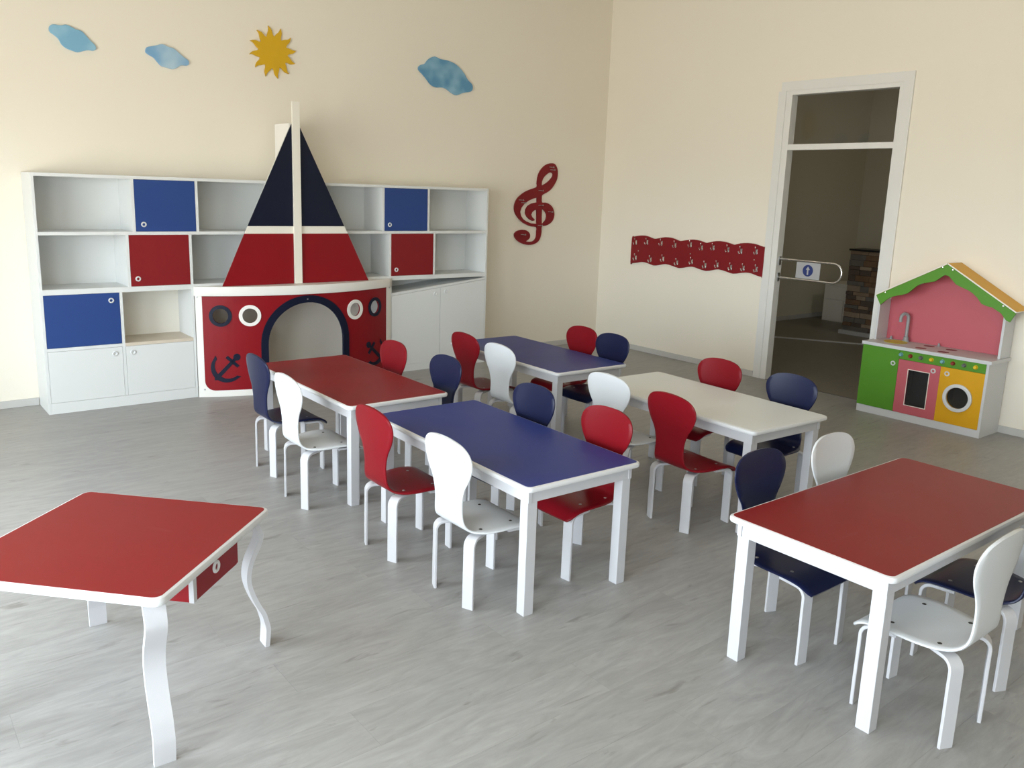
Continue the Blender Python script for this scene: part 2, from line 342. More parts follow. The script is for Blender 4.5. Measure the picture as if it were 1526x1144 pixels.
# ---------------------------------------------------------------- the room
DY0, DY1, DZ, TB0, TB1 = -3.188, -2.246, 2.495, 2.037, 2.085      # doorway clear opening, transom bar
WT = .07
fl = box(RX0 - .2, .0, RY0 - .2, .2, -.14, -.006)
floor = tag(obj('floor', fl, M['floor']), kind='structure')
PW, PL = .196, 1.42
nrow = 35
for r in range(nrow):
    y1 = -r * PW; y0 = y1 - PW
    x1 = 0 + ((r * .53) % 1.0) * PL
    while x1 > RX0:
        a, b = max(x1 - PL, RX0), min(x1, 0)
        if b - a > .03:
            obj('plank', box(a + .00015, b - .00015, y0 + .00015, y1 - .00015, -.006, 0, bev=.0003), M['floor'], floor)
        x1 -= PL
obj('plank_field', box(RX0, 0, RY0, -nrow * PW - .0004, -.006, 0), M['floor'], floor)['kind'] = 'stuff'

def wall_with_holes(name, axis, pos, t, u0, u1, holes, m, z1=RH):
    """rectangular wall slab with rectangular openings; axis 0: plane x=pos, axis 1: plane y=pos"""
    us = sorted({u0, u1} | {h[0] for h in holes} | {h[1] for h in holes}); zs = sorted({0, z1} | {h[2] for h in holes} | {h[3] for h in holes})
    bm = prism([(u0, 0), (u1, 0), (u1, z1), (u0, z1)], [[(h[0], h[2]), (h[1], h[2]), (h[1], h[3]), (h[0], h[3])] for h in holes], t)
    if axis == 0: xform(bm, lambda c: (pos + c.z, c.x, c.y))
    else: xform(bm, lambda c: (c.x, pos + c.z, c.y))
    return tag(obj(name, bm, m), kind='structure')
wall_with_holes('wall_back', 1, 0, .15, RX0 - .2, 0, [], M['wall'])
# the right wall; its doorway reaches the floor, so its outline steps around it
bm = prism([(RY0 - .15, 0), (DY0 - .04, 0), (DY0 - .04, DZ + .04), (DY1 + .04, DZ + .04), (DY1 + .04, 0), (.15, 0), (.15, RH), (RY0 - .15, RH)], [], WT)
xform(bm, lambda c: (c.z, c.x, c.y)); tag(obj('wall_right', bm, M['wall']), kind='structure')
wall_with_holes('wall_left', 0, RX0 - .2, .2, RY0 - .2, 0, [(a, b, WZ0, WZ1) for a, b in WIN_LEFT], M['wall'])
wall_with_holes('wall_front', 1, RY0 - .2, .2, RX0, 0, [(a, b, WZ0, WZ1) for a, b in WIN_FRONT], M['wall'])
tag(obj('ceiling', box(RX0 - .2, WT, RY0 - .2, .15, RH, RH + .1), M['ceiling']), kind='structure')
def window(n, axis, pos, a, b):
    w = empty('window_%d' % n, (pos, (a + b) / 2, WZ0) if axis == 0 else ((a + b) / 2, pos, WZ0), kind='structure')
    def fr(u0, u1, z0, z1, d0, d1): return box(pos + d0, pos + d1, u0, u1, z0, z1, .004) if axis == 0 else box(u0, u1, pos + d0, pos + d1, z0, z1, .004)
    bm = bmesh.new(); f = .055; mid = (a + b) / 2
    for q in [(a, a + f, WZ0, WZ1), (b - f, b, WZ0, WZ1), (a + f, b - f, WZ0, WZ0 + f), (a + f, b - f, WZ1 - f, WZ1), (mid - .03, mid + .03, WZ0 + f, WZ1 - f)]:
        merge(bm, fr(*q, .02, .08))
    obj('window_frame', bm, M['trimwhite'], w, world=True)
    for c, d in ((a + f, mid - .03), (mid + .03, b - f)):
        obj('pane', fr(c, d, WZ0 + f, WZ1 - f, .047, .053), M['glass'], w, world=True)
k = 1
for a, b in WIN_LEFT: window(k, 0, RX0 - .2, a, b); k += 1
for a, b in WIN_FRONT: window(k, 1, RY0 - .2, a, b); k += 1

BH = .053
tag(obj('baseboard_back', merge(box(RX0, -5.512, -.012, 0, 0, BH, .002), box(-1.797, 0, -.012, 0, 0, BH, .002)), M['basebd']), kind='structure')
tag(obj('baseboard_right', merge(box(-.012, 0, -2.106, -.012, 0, BH, .002), box(-.012, 0, RY0, -3.304, 0, BH, .002)), M['basebd']), kind='structure')
tag(obj('baseboard_left', box(RX0, RX0 + .012, RY0, -.012, 0, BH, .002), M['basebd']), kind='structure')

# doorway: casing, inner frame, transom bar and pane
d = empty('door_1', (0, (DY0 + DY1) / 2, 0), kind='structure')
cb = box(-.016, 0, -2.187, -2.112, 0, 2.53, .003)
merge(cb, box(-.016, 0, -3.298, -3.217, 0, 2.605, .003)); merge(cb, box(-.014, 0, -3.217, -2.135, 2.53, 2.607, .003))
obj('casing', cb, M['trimwhite'], d, world=True)
fb = box(-.010, WT + .004, DY1, -2.1875, 0, DZ + .036, .002)
merge(fb, box(-.010, WT + .004, -3.2165, DY0, 0, DZ + .036, .002)); merge(fb, box(-.010, WT + .004, DY0, DY1, DZ, DZ + .036, .002))
obj('door_frame', fb, M['trimwhite'], d, world=True)
obj('transom_bar', box(-.008, .05, DY0, DY1, TB0, TB1, .002), M['trimwhite'], d, world=True)
obj('pane', box(.028, .033, DY0, DY1, TB1, DZ), M['glass'], d, world=True)

# the corridor room beyond the doorway
HX1 = 5.2
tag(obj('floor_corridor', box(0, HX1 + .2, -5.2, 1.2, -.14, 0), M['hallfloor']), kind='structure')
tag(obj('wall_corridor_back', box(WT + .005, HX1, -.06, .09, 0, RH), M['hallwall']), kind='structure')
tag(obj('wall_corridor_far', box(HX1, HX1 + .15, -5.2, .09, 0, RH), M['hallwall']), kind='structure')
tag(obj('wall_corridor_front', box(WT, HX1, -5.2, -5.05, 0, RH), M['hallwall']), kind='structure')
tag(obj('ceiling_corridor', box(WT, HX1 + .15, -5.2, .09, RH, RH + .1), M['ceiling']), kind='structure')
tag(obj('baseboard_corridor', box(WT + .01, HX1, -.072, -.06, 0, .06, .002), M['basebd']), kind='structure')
strip = bmesh.new(); _a, _b = Vector((1.95, -.55, 0)), Vector((3.10, -2.35, 0)); _n = (_b - _a).normalized().cross(Vector((0, 0, 1))) * .022
vs = [strip.verts.new(p + Vector((0, 0, z))) for z in (.0005, .012) for p in (_a - _n, _b - _n, _b + _n, _a + _n)]
for q in ((0, 1, 2, 3), (7, 6, 5, 4), (0, 4, 5, 1), (1, 5, 6, 2), (2, 6, 7, 3), (3, 7, 4, 0)): strip.faces.new([vs[i] for i in q])
tag(obj('trim_1', strip, M['basebd']), kind='structure')
tag(obj('trim_2', box(-.010, .0, DY0, DY1, .0002, .0030), M['grey']), kind='structure')

# ---------------------------------------------------------------- bookcase along the back wall
XL, XR, CD, CH_, T = -5.508, -1.80, -.3416, 1.624, .018
bc = empty('bookcase', ((XL + XR) / 2, -.17, 0), label='long white bookcase with blue and red doors along the back wall', cat='bookcase')
W = M['cabwhite']
def part(name, bm, m, parent=bc, smooth=False): return obj(name, bm, m, parent, world=True, smooth=smooth)
def board(name, *a, m=None, par=bc): return part(name, box(*a, bev=.0012), m or W, par)
Y0, Y1 = CD, -.0205
board('side_panel', XL, XL + T, Y0, -.002, 0, CH_)
board('side_panel', XR - T, XR, Y0, -.002, 0, CH_)
board('top_board', XL + T, XR - T, Y0, -.002, 1.602, CH_)
board('shelf', XL + T, XR - T, Y0, Y1, 1.219, 1.242)
board('shelf', XL + T, XR - T, Y0, Y1, .820, .857)
for x in (-4.900, -4.462, -3.735, -2.912, -2.462): board('divider', x, x + .020, Y0, Y1, 1.242, 1.602)
for x in (-4.952, -4.520, -3.735, -2.846, -2.397): board('divider', x, x + .020, Y0, Y1, .857, 1.219)
board('divider', -5.0145, -4.9945, Y0, Y1, .078, .820)
board('side_panel', -4.518, -4.500, Y0, Y1, 0, .820)
board('side_panel', -2.838, -2.820, Y0, Y1, 0, .820)
board('shelf', -4.9945, -4.518, Y0, Y1, .435, .457, m=M['beige'])['label'] = 'beige board of the open lower compartment'
board('shelf', XL + T, -5.0145, Y0, Y1, .435, .457)
board('plinth', XL + T, -4.518, Y0, Y0 + .018, 0, .076)
board('plinth', -2.820, XR - T, Y0, Y0 + .018, 0, .064)
board('bottom_board', XL + T, -4.518, Y0 + .02, Y1, .056, .076)
board('bottom_board', -2.820, XR - T, Y0 + .02, Y1, .044, .064)
board('front_edge', XL + T, -4.518, Y0 + .0006, Y0 + .020, .4365, .456)
# back boards
board('back_board', XL + T, XR - T, -.020, -.0025, .82, 1.602)
board('back_board', XL + T, -4.50, -.020, -.0025, .0, .8195, m=M['cream'])['label'] = 'cream back board behind the open lower compartment'
board('back_board', -2.838, XR - T, -.020, -.0025, .0, .8195)
# sloping cover board of the right base unit
bm = bmesh.new()
za, zb, xa, xb = .686, .794, -2.820, XR - T
pr = [(xa, za), (xb, zb), (xb, zb + .018), (xa, za + .022)]
v0 = [bm.verts.new((x, Y0, z)) for x, z in pr]; v1 = [bm.verts.new((x, Y1, z)) for x, z in pr]
bm.faces.new(v0); bm.faces.new(v1[::-1])
for i in range(4): bm.faces.new((v0[i], v0[(i + 1) % 4], v1[(i + 1) % 4], v1[i]))
part('cover_board', bm, W)['label'] = 'tilted cover board sloping up to the right'

def ring_knob(parent, x, z, y, hole=M['midgrey'], ringm=None, axis='y', r=.0185, sx=None):
    bm = lathe([(.0095, -.001), (.0095, .005), (.012, .0075), (r - .003, .0075), (r, .0045), (r, -.001)], 28)
    merge(bm, lathe([(0, -.0005), (.0095, -.0005)], 28, 1))
    if axis == 'y': xform(bm, lambda c: (x + c.x, y - c.z, z + c.y))
    else: xform(bm, lambda c: (y - c.z, x + c.x, z + c.y))
    return obj('knob', bm, [ringm or M['rim'], hole], parent, world=True, smooth=True)
def door(x0, x1, z0, z1, m, kx, kz, label, hole=None, ztop=None):
    g = .0016
    if ztop is None: bm = box(x0 + g, x1 - g, Y0 - .001, Y0 + .016, z0 + g, z1 - g, .0012)
    else:
        bm = box(x0 + g, x1 - g, Y0 - .001, Y0 + .016, z0 + g, z1 - g)
        for v in bm.verts:
            if v.co.z > z0 + .1: v.co.z = (ztop[0] if v.co.x < (x0 + x1) / 2 else ztop[1]) - g
    o = part('door', bm, m); o['label'] = label
    ring_knob(o, kx, kz, Y0 - .001, hole or M['midgrey'])
door(-4.880, -4.462, 1.242, 1.602, M['bluedoor'], -4.826, 1.292, 'blue door of the upper left')
door(-4.932, -4.520, .857, 1.219, M['reddoor'], -4.884, .911, 'dark red door of the middle left')
door(-5.490, -5.0145, .457, .820, M['bluedoor'], -5.070, .767, 'blue door of the lower left')
door(-5.490, -5.0145, .076, .435, W, -5.066, .388, 'white door at the far left bottom', M['steel'])
door(-4.9945, -4.518, .076, .435, W, -4.946, .388, 'white door beside the ship', M['steel'])
door(-2.892, -2.462, 1.242, 1.602, M['bluedoor'], -2.842, 1.295, 'blue door of the upper right')
door(-2.826, -2.397, .857, 1.219, M['reddoor'], -2.775, .911, 'dark red door of the middle right')
zz = lambda x: za + (zb - za) * (x - xa) / (xb - xa) - .001
door(-2.820, -2.315, .064, .7, W, -2.370, .684, 'white door with slanted top, left of the pair', M['steel'], (zz(-2.82), zz(-2.315)))
door(-2.315, -1.818, .064, .7, W, -2.257, .697, 'white door with slanted top, right of the pair', M['steel'], (zz(-2.315), zz(-1.818)))

# ---------------------------------------------------------------- play ship in the middle of the bookcase
SR, SXc, SYc = 1.765, -3.667, -.56 + 1.765
ship = empty('play_ship', (SXc, -.45, 0), label='red and navy sailing ship play house with curved bow front and tall triangular sail', cat='play house')
def bow(bm, step=.05, extra=0):
    """bend a flat (s, z, w) panel around the bow arc; w grows outward"""
    smin = min(v.co.x for v in bm.verts); smax = max(v.co.x for v in bm.verts)
    s = math.ceil(smin / step) * step
    while s < smax:
        if s > smin: bmesh.ops.bisect_plane(bm, geom=bm.verts[:] + bm.edges[:] + bm.faces[:], plane_co=(s, 0, 0), plane_no=(1, 0, 0), dist=1e-6)
        s += step
    def f(c):
        a = c.x / SR; R = SR + c.z + extra
        return (SXc + R * math.sin(a), SYc - R * math.cos(a), c.y)
    return xform(bm, f)
def spart(name, bm, m, smooth=False, parent=ship): return obj(name, bm, m, parent, world=True, smooth=smooth)
def arch(R, hw, zc, z0, cx=-.031, n=28):
    return [(cx + hw, z0)] + [(cx + R * math.cos(PI * i / n), zc + R * math.sin(PI * i / n)) for i in range(n + 1)] + [(cx - hw, z0)]
inner = [(-.818, .767), (-.818, .125)] + [(-.743 + .075 * math.cos(PI + i / 8 * PI / 2), .123 + .075 * math.sin(PI + i / 8 * PI / 2)) for i in range(1, 9)] + \
        [(-.42, .048), (.37, .048)] + [(.725 + .075 * math.cos(-PI / 2 + i / 8 * PI / 2), .123 + .075 * math.sin(-PI / 2 + i / 8 * PI / 2)) for i in range(9)] + [(.800, .767)]
lft = [(-.866, 0), (-.400, 0), (-.400, .048)] + [p for p in reversed(inner[:10])] + [(-.818, .770), (-.866, .770)]
spart('hull_frame', bow(prism(lft, [], .018), extra=-.018), M['shipwhite'])
rgt = [(.338, 0), (.866, 0), (.866, .770), (.800, .770)] + list(reversed([p for p in inner if p[0] > .5 and p[1] < .76])) + [(.338, .048)]
spart('hull_frame', bow(prism(rgt, [], .018), extra=-.018), M['shipwhite'])
ports = [(-.691, .621, 'navypanel', 'navy porthole ring, far left'), (-.479, .620, 'shipwhite', 'white porthole ring, left'), (.406, .617, 'shipwhite', 'white porthole ring, right'), (.637, .617, 'navypanel', 'navy porthole ring, far right')]
redL = [p for p in inner[:10]] + [(-.396, .048)] + [(-.396 if False else -.031 - .366, .389)] + [(-.031 + .366 * math.cos(PI - PI * i / 28), .389 + .366 * math.sin(PI * i / 28)) for i in range(0, 29)] + [(.335, .048)] + [p for p in inner if p[0] > .5]
spart('hull_panel', bow(prism(redL, [circle(p[0], p[1], .056) for p in ports], .014), extra=-.016), M['redpanel'])
at_ = arch(.372, .372, .389, .0) + [(-.031 - .316, 0)] + [(-.031 + .316 * math.cos(PI - PI * i / 28), .389 + .316 * math.sin(PI * i / 28)) for i in range(29)] + [(-.031 + .316, 0)]
spart('arch_trim', bow(prism(at_, [], .020), extra=-.016), M['navypanel'])['label'] = 'navy arch around the entrance'
for s_, z_, mm, lb in ports:
    spart('porthole_ring', bow(prism(circle(s_, z_, .081, 40), [circle(s_, z_, .0555, 40)], .008), step=.03, extra=-.002), M[mm])['label'] = lb
def anchor(sg, cx, ringz, tag_):
    a = 43 if sg < 0 else 50
    L = [bmesh.new()]
    bm = L[0]
    # upright anchor around (0, 0): ring on top, arms at the bottom
    merge(bm, prism(circle(0, .105, .026, 20), [], .005))
    merge(bm, prism([(-.015, -.10), (.015, -.10), (.012, .10), (-.012, .10)], [], .005))
    merge(bm, prism([(-.057, .045), (.057, .045), (.057, .068), (-.057, .068)], [], .005))
    o = [(.115 * math.cos(t), -.0 + .115 * math.sin(t) - .005) for t in [PI + .12 + i / 20 * (PI - .24) for i in range(21)]]
    i_ = [(.098 * math.cos(t), .012 + .098 * math.sin(t)) for t in [2 * PI - .28 - i / 20 * (PI - .56) for i in range(21)]]
    merge(bm, prism(o + [(.122, .012), (.095, -.002)] + i_ + [(-.095, -.002), (-.122, .012)], [], .005))
    merge(bm, prism([(-.028, -.108), (0, -.135), (.028, -.108), (0, -.08)], [], .005))
    th = math.radians(a) * (1 if sg > 0 else -1)
    c, s = math.cos(th), math.sin(th)
    for v in bm.verts: v.co = Vector((cx + v.co.x * c - v.co.y * s, ringz + v.co.x * s + v.co.y * c, v.co.z))
    o = spart('anchor', bow(bm, step=.03, extra=-.002), M['navypanel']); o['label'] = tag_
anchor(-1, -.655, .228, 'navy anchor on the left of the hull'); anchor(1, .640, .235, 'navy anchor on the right of the hull')
# deck: thick board with the curved front edge
def arcp(s, R): return (SXc + R * math.sin(s / SR), SYc - R * math.cos(s / SR))
dk = [arcp(-.872 + i / 36 * 1.744, SR + .010) for i in range(37)] + [(arcp(.872, SR)[0], -.344), (arcp(-.872, SR)[0], -.344)]
bm = prism(dk, [], .070, .0015); xform(bm, lambda c: (c.x, c.y, c.z + .7705))
spart('deck', bm, M['shipwhite'])
for s_, z_ in ((-.852, .762), (-.822, .058), (.842, .762), (-.035, .731)):
    b = lathe([(0, .004), (.005, .0035), (.0068, 0)], 14); x, y = arcp(s_, SR); a = s_ / SR
    xform(b, lambda c: (x + c.x * math.cos(a) + (c.z + .004 * (s_ == -.035)) * math.sin(a), y - (c.z + .004 * (s_ == -.035)) * math.cos(a) + c.x * math.sin(a), z_ + c.y))
    spart('screw', b, M['screw'], True)
# sail
SY = -.42
def sailp(name, pts, m, t=.010, dy=0, lb=None):
    o = spart(name, on_back(prism(pts, [], t, .0008), SY + dy), M[m])
    if lb: o['label'] = lb
    return o
sailp('sail_board', [(-4.314, .8415), (-3.090, .8415), (-3.684, 2.050), (-3.752, 2.050)], 'shipwhite', .008, .010)
sailp('sail_panel', [(-4.316, .8415), (-3.752, .8415), (-3.750, 1.2295), (-4.138, 1.2295)], 'redpanel', lb='red lower left of the sail')
sailp('sail_panel', [(-3.692, .8415), (-3.094, .8415), (-3.282, 1.2275), (-3.690, 1.2275)], 'redpanel', lb='red lower right of the sail')
sailp('sail_panel', [(-4.111, 1.286), (-3.750, 1.286), (-3.749, 2.050)], 'navypanel', lb='navy upper left of the sail')
sailp('sail_panel', [(-3.690, 1.286), (-3.313, 1.286), (-3.687, 2.042)], 'navypanel', lb='navy upper right of the sail')
sailp('crossbar', [(-4.137, 1.230), (-3.282, 1.228), (-3.312, 1.2855), (-4.111, 1.2855)], 'cream', .011)
spart('mast', box(-3.7495, -3.690, SY - .030, SY - .0105, .8415, 2.215, .0015), M['cream'])
spart('sail_brace', box(-3.760, -3.742, SY + .011, -.14, 1.6245, 2.057, .001), M['shipwhite'])

# ---------------------------------------------------------------- kids' tables
TOPW = .022
def kids_table(top, label, loc, rz):
    hl, hw, H = .594, .289, .5374
    t = empty('kids_table', (loc[0], loc[1], 0), rz, label=label, cat='table', group='rectangular children tables')
    bm = prism(rrect(-hl - .011, hl + .011, -hw - .011, hw + .011, .030), [], TOPW, .008)
    xform(bm, lambda c: (c.x, c.y, c.z + H - TOPW - .0008)); obj('tabletop', bm, M['rim'], t, smooth=True)
    bm = prism(rrect(-hl, hl, -hw, hw, .022), [], .0012); xform(bm, lambda c: (c.x, c.y, c.z + H - .0012))
    obj('laminate_panel', bm, top, t)
    zt, zb = H - TOPW - .001, .464; ol, ow = hl - .022, hw - .018; lw = .047
    for s in (-1, 1):
        obj('apron', box(-ol - .003, ol + .003, s * ow - (.017 if s > 0 else -.0) , s * ow + (.0 if s > 0 else .017), zb, zt, .001), M['legwhite'], t)
        obj('apron', box(s * ol - (.017 if s > 0 else 0), s * ol + (0 if s > 0 else .017), -ow + .018, ow - .018, zb, zt, .001), M['legwhite'], t)
    for sx in (-1, 1):
        for sy in (-1, 1):
            x0, x1 = sorted((sx * (ol - .001), sx * (ol - lw))); y0, y1 = sorted((sy * (ow - .001), sy * (ow - lw)))
            obj('leg', box(x0, x1, y0, y1, 0, zb - .0002, .0025), M['legwhite'], t)
    return t
kids_table(M['topblue'], 'blue topped white kids table in the middle of the room', (-4.3063, -3.7936), -1.5936)
kids_table(M['topred'], 'red topped white kids table in front of the play ship', (-4.3243, -2.4048), -1.5761)
kids_table(M['topwhite'], 'all white kids table nearest the doorway', (-2.9099, -3.7962), -1.6159)
kids_table(M['topblue'], 'blue topped white kids table in the back, nearest the room corner', (-2.878, -2.3425), -1.5929)
kids_table(M['topred'], 'red topped white kids table at the right front edge', (-3.5983, -5.2678), -.0062)

# ---------------------------------------------------------------- desk with wavy legs
DX, DYc, DA = -5.9219, -3.9566, -.8203
dk = empty('square_desk', (DX, DYc, 0), DA, label='square red topped desk with wavy white legs and one drawer', cat='desk')
H = .5083
bm = prism(rrect(-.350, .350, -.346, .346, .032), [], .026, .009); xform(bm, lambda c: (c.x, c.y, c.z + H - .0268)); obj('tabletop', bm, M['rim'], dk, smooth=True)
bm = prism(rrect(-.338, .338, -.334, .334, .024), [], .0012); xform(bm, lambda c: (c.x, c.y, c.z + H - .0012)); obj('laminate_panel', bm, M['topred'], dk)
wave = [(0, .024), (.056, .029), (.078, .028), (.104, .022), (.132, .014), (.164, -.002), (.204, -.019), (.244, -.031), (.272, -.034), (.302, -.031), (.330, -.023), (.360, -.009), (.392, .006), (.418, .012), (.450, .004), (.481, -.012)]
for sx in (-1, 1):
    for sy in (-1, 1):
        bm = bmesh.new(); rows = []
        o = Vector((sx, sy, 0)).normalized(); w = Vector((-o.y, o.x, 0))
        fine = []
        for i in range(len(wave) - 1):
            for j in range(3):
                t = j / 3; p0, p1, p2, p3 = (wave[max(0, min(len(wave) - 1, i + k))] for k in (-1, 0, 1, 2))
                fine.append(tuple(.5 * (2 * p1[k] + (p2[k] - p0[k]) * t + (2 * p0[k] - 5 * p1[k] + 4 * p2[k] - p3[k]) * t * t + (3 * p1[k] - p0[k] - 3 * p2[k] + p3[k]) * t ** 3) for k in (0, 1)))
        fine.append(wave[-1])
        for i, (z, off) in enumerate(fine):
            a, b = fine[max(0, i - 1)], fine[min(len(fine) - 1, i + 1)]
            tn = Vector((b[0] - a[0], b[1] - a[1])).normalized()          # (dz, doff)
            th = .016
            base = o * (.4525 - .012)
            outer = base + o * off + Vector((0, 0, z)); innr = base + o * (off - th * tn.x) + Vector((0, 0, z + th * tn.y if 0 < i < len(fine) - 1 else z))
            rows.append([bm.verts.new(outer + w * -.029), bm.verts.new(outer + w * .029), bm.verts.new(innr + w * .029), bm.verts.new(innr + w * -.029)])
        for a, b in zip(rows, rows[1:]):
            for k in range(4): bm.faces.new((a[k], a[(k + 1) % 4], b[(k + 1) % 4], b[k]))
        bm.faces.new(rows[0]); bm.faces.new(rows[-1])
        obj('leg', bm, M['legwhite'], dk, smooth=True)
zc = .4812
obj('drawer_box', merge(merge(box(-.06, .296, -.100, .150, .384, .389), box(-.06, .296, -.100, -.095, .389, zc - .001)), box(-.06, -.055, -.095, .150, .389, zc - .001)), M['redpanel'], dk)
sp = obj('side_panel', box(-.06, .300, -.118, -.1005, .380, zc, .001), M['redpanel'], dk); sp['label'] = 'red side of the drawer unit'
obj('edge_strip', box(.3002, .316, -.119, -.1005, .379, zc, .001), M['legwhite'], sp)
obj('side_panel', box(-.06, .312, .1505, .167, .380, zc, .001), M['redpanel'], dk)
dr = obj('drawer', box(.298, .316, -.098, .150, .382, zc - .004, .001), M['redpanel'], dk)
bm = lathe([(.0105, -.001), (.0105, .004), (.0125, .006), (.0175, .006), (.0205, .003), (.0205, -.001)], 28); merge(bm, lathe([(0, -.0002), (.0105, -.0002)], 28, 1))
xform(bm, lambda c: (.316 + c.z, .015 + c.x, .436 + c.y)); obj('knob', bm, [M['rim'], M['midgrey']], dr, smooth=True)

# ---------------------------------------------------------------- bent plywood chairs
def cr(pts, n):
    out = []
    for i in range(len(pts) - 1):
        p0, p1, p2, p3 = (pts[max(0, min(len(pts) - 1, i + k))] for k in (-1, 0, 1, 2))
        for j in range(n):
            t = j / n
            out.append(tuple(.5 * (2 * b + (c - a) * t + (2 * a - 5 * b + 4 * c - d_) * t * t + (3 * b - a - 3 * c + d_) * t ** 3) for a, b, c, d_ in zip(p0, p1, p2, p3)))
    out.append(pts[-1]); return out
PROF = [(.172, .268, .140), (.163, .277, .152), (.148, .289, .160), (.125, .299, .163), (.085, .306, .166), (.030, .308, .166), (-.030, .306, .160), (-.080, .305, .146),
        (-.115, .308, .126), (-.140, .319, .110), (-.156, .340, .101), (-.163, .370, .095), (-.165, .405, .092), (-.167, .445, .095), (-.170, .490, .110), (-.174, .530, .136), (-.178, .570, .154),
        (-.182, .605, .159), (-.186, .636, .149), (-.189, .659, .124), (-.191, .671, .093), (-.192, .678, .056), (-.1925, .680, .018)]
def shell_parts(mt, label_s=None):
    rows = cr(PROF, 3); TH = .0105; Mx = 12
    split = next(i for i, r_ in enumerate(rows) if r_[1] > .345 and r_[0] < -.1)
    rings = []
    for i, (x, z, hw) in enumerate(rows):
        a, b = rows[max(0, i - 1)], rows[min(len(rows) - 1, i + 1)]
        tx, tz = b[0] - a[0], b[1] - a[1]; l = math.hypot(tx, tz); nx, nz = tz / l, -tx / l
        if i <= 1: nx, nz = .55, .83
        back = max(0, min(1, (z - .34) / .15)) if x < -.1 else 0
        seat = 1 - back
        def pt(u, w):
            y = hw * u; q = (y / .16) ** 2
            return Vector((x + nx * w + back * .012 * q, y, z + nz * w + seat * .003 * q))
        e = 1 - .0045 / max(hw, .02)
        us = [-e + 2 * e * k / Mx for k in range(Mx + 1)]
        rings.append([pt(u, TH / 2) for u in us] + [pt(1, TH * .22), pt(1, -TH * .22)] + [pt(u, -TH / 2) for u in reversed(us)] + [pt(-1, -TH * .22), pt(-1, TH * .22)])
    def build(sub, cap0, cap1):
        bm = bmesh.new(); V = [[bm.verts.new(p) for p in r_] for r_ in sub]
        n = len(V[0])
        for a, b in zip(V, V[1:]):
            for k in range(n): bm.faces.new((a[k], a[(k + 1) % n], b[(k + 1) % n], b[k]))
        if cap0: bm.faces.new(V[0])
        if cap1: bm.faces.new(V[-1][::-1])
        return bm
    return build(rings[:split + 1], True, False), build(rings[split:], False, True)
def strip_leg():
    """bent strip: outward along +x, width along y"""
    W2, TH = .0245, .0115
    path = [(0, 0), (0, .10), (-.001, .20), (-.001, .252)] + [(-.041 + .040 * math.cos(t), .252 + .040 * math.sin(t)) for t in [i / 8 * PI / 2 for i in range(1, 9)]] + [(-.115, .293)]
    bm = bmesh.new(); rows = []
    for i, (x, z) in enumerate(path):
        a, b = path[max(0, i - 1)], path[min(len(path) - 1, i + 1)]
        tx, tz = b[0] - a[0], b[1] - a[1]; l = math.hypot(tx, tz); nx, nz = tz / l, -tx / l
        ring = []
        for wy, wn in ((-1, -.62), (-.93, -1), (.93, -1), (1, -.62), (1, .62), (.93, 1), (-.93, 1), (-1, .62)):
            ring.append(bm.verts.new((x + nx * (wn - 1) * TH / 2, wy * W2, z + nz * (wn - 1) * TH / 2)))
        rows.append(ring)
    for a, b in zip(rows, rows[1:]):
        for k in range(8): bm.faces.new((a[k], a[(k + 1) % 8], b[(k + 1) % 8], b[k]))
    bm.faces.new(rows[0]); bm.faces.new(rows[-1])
    return bm
LEGS = [(-.150, -.121, PI + .40), (-.150, .121, PI - .40), (.153, -.124, -.12), (.153, .124, .12)]
def make_chair(kind):
    t = empty('kids_chair', (0, 0, 0))
    mt = {'red': M['red'], 'navy': M['navy'], 'white': M['shellwhite']}[kind]
    s, b = shell_parts(mt)
    obj('seat', s, mt, t, smooth=True); obj('backrest', b, mt, t, smooth=True)
    for x, y, a in LEGS:
        bm = strip_leg(); c, sn = math.cos(a), math.sin(a)
        xform(bm, lambda p: (x + p.x * c - p.y * sn, y + p.x * sn + p.y * c, p.z))
        obj('leg', bm, M['legwhite'], t, smooth=True)
    for x in (-.082, .066):
        for y in (-.105, .105):
            bm = lathe([(0, .0022), (.0035, .002), (.007, 0), (.007, -.003)], 12)
            zz_ = .3105 + .0013 if x < 0 else .3135
            xform(bm, lambda p: (x + p.x, y + p.y, zz_ + .0005 + p.z)); obj('screw', bm, M['darkscrew'] if kind == 'white' else M['screw'], t)
    return t
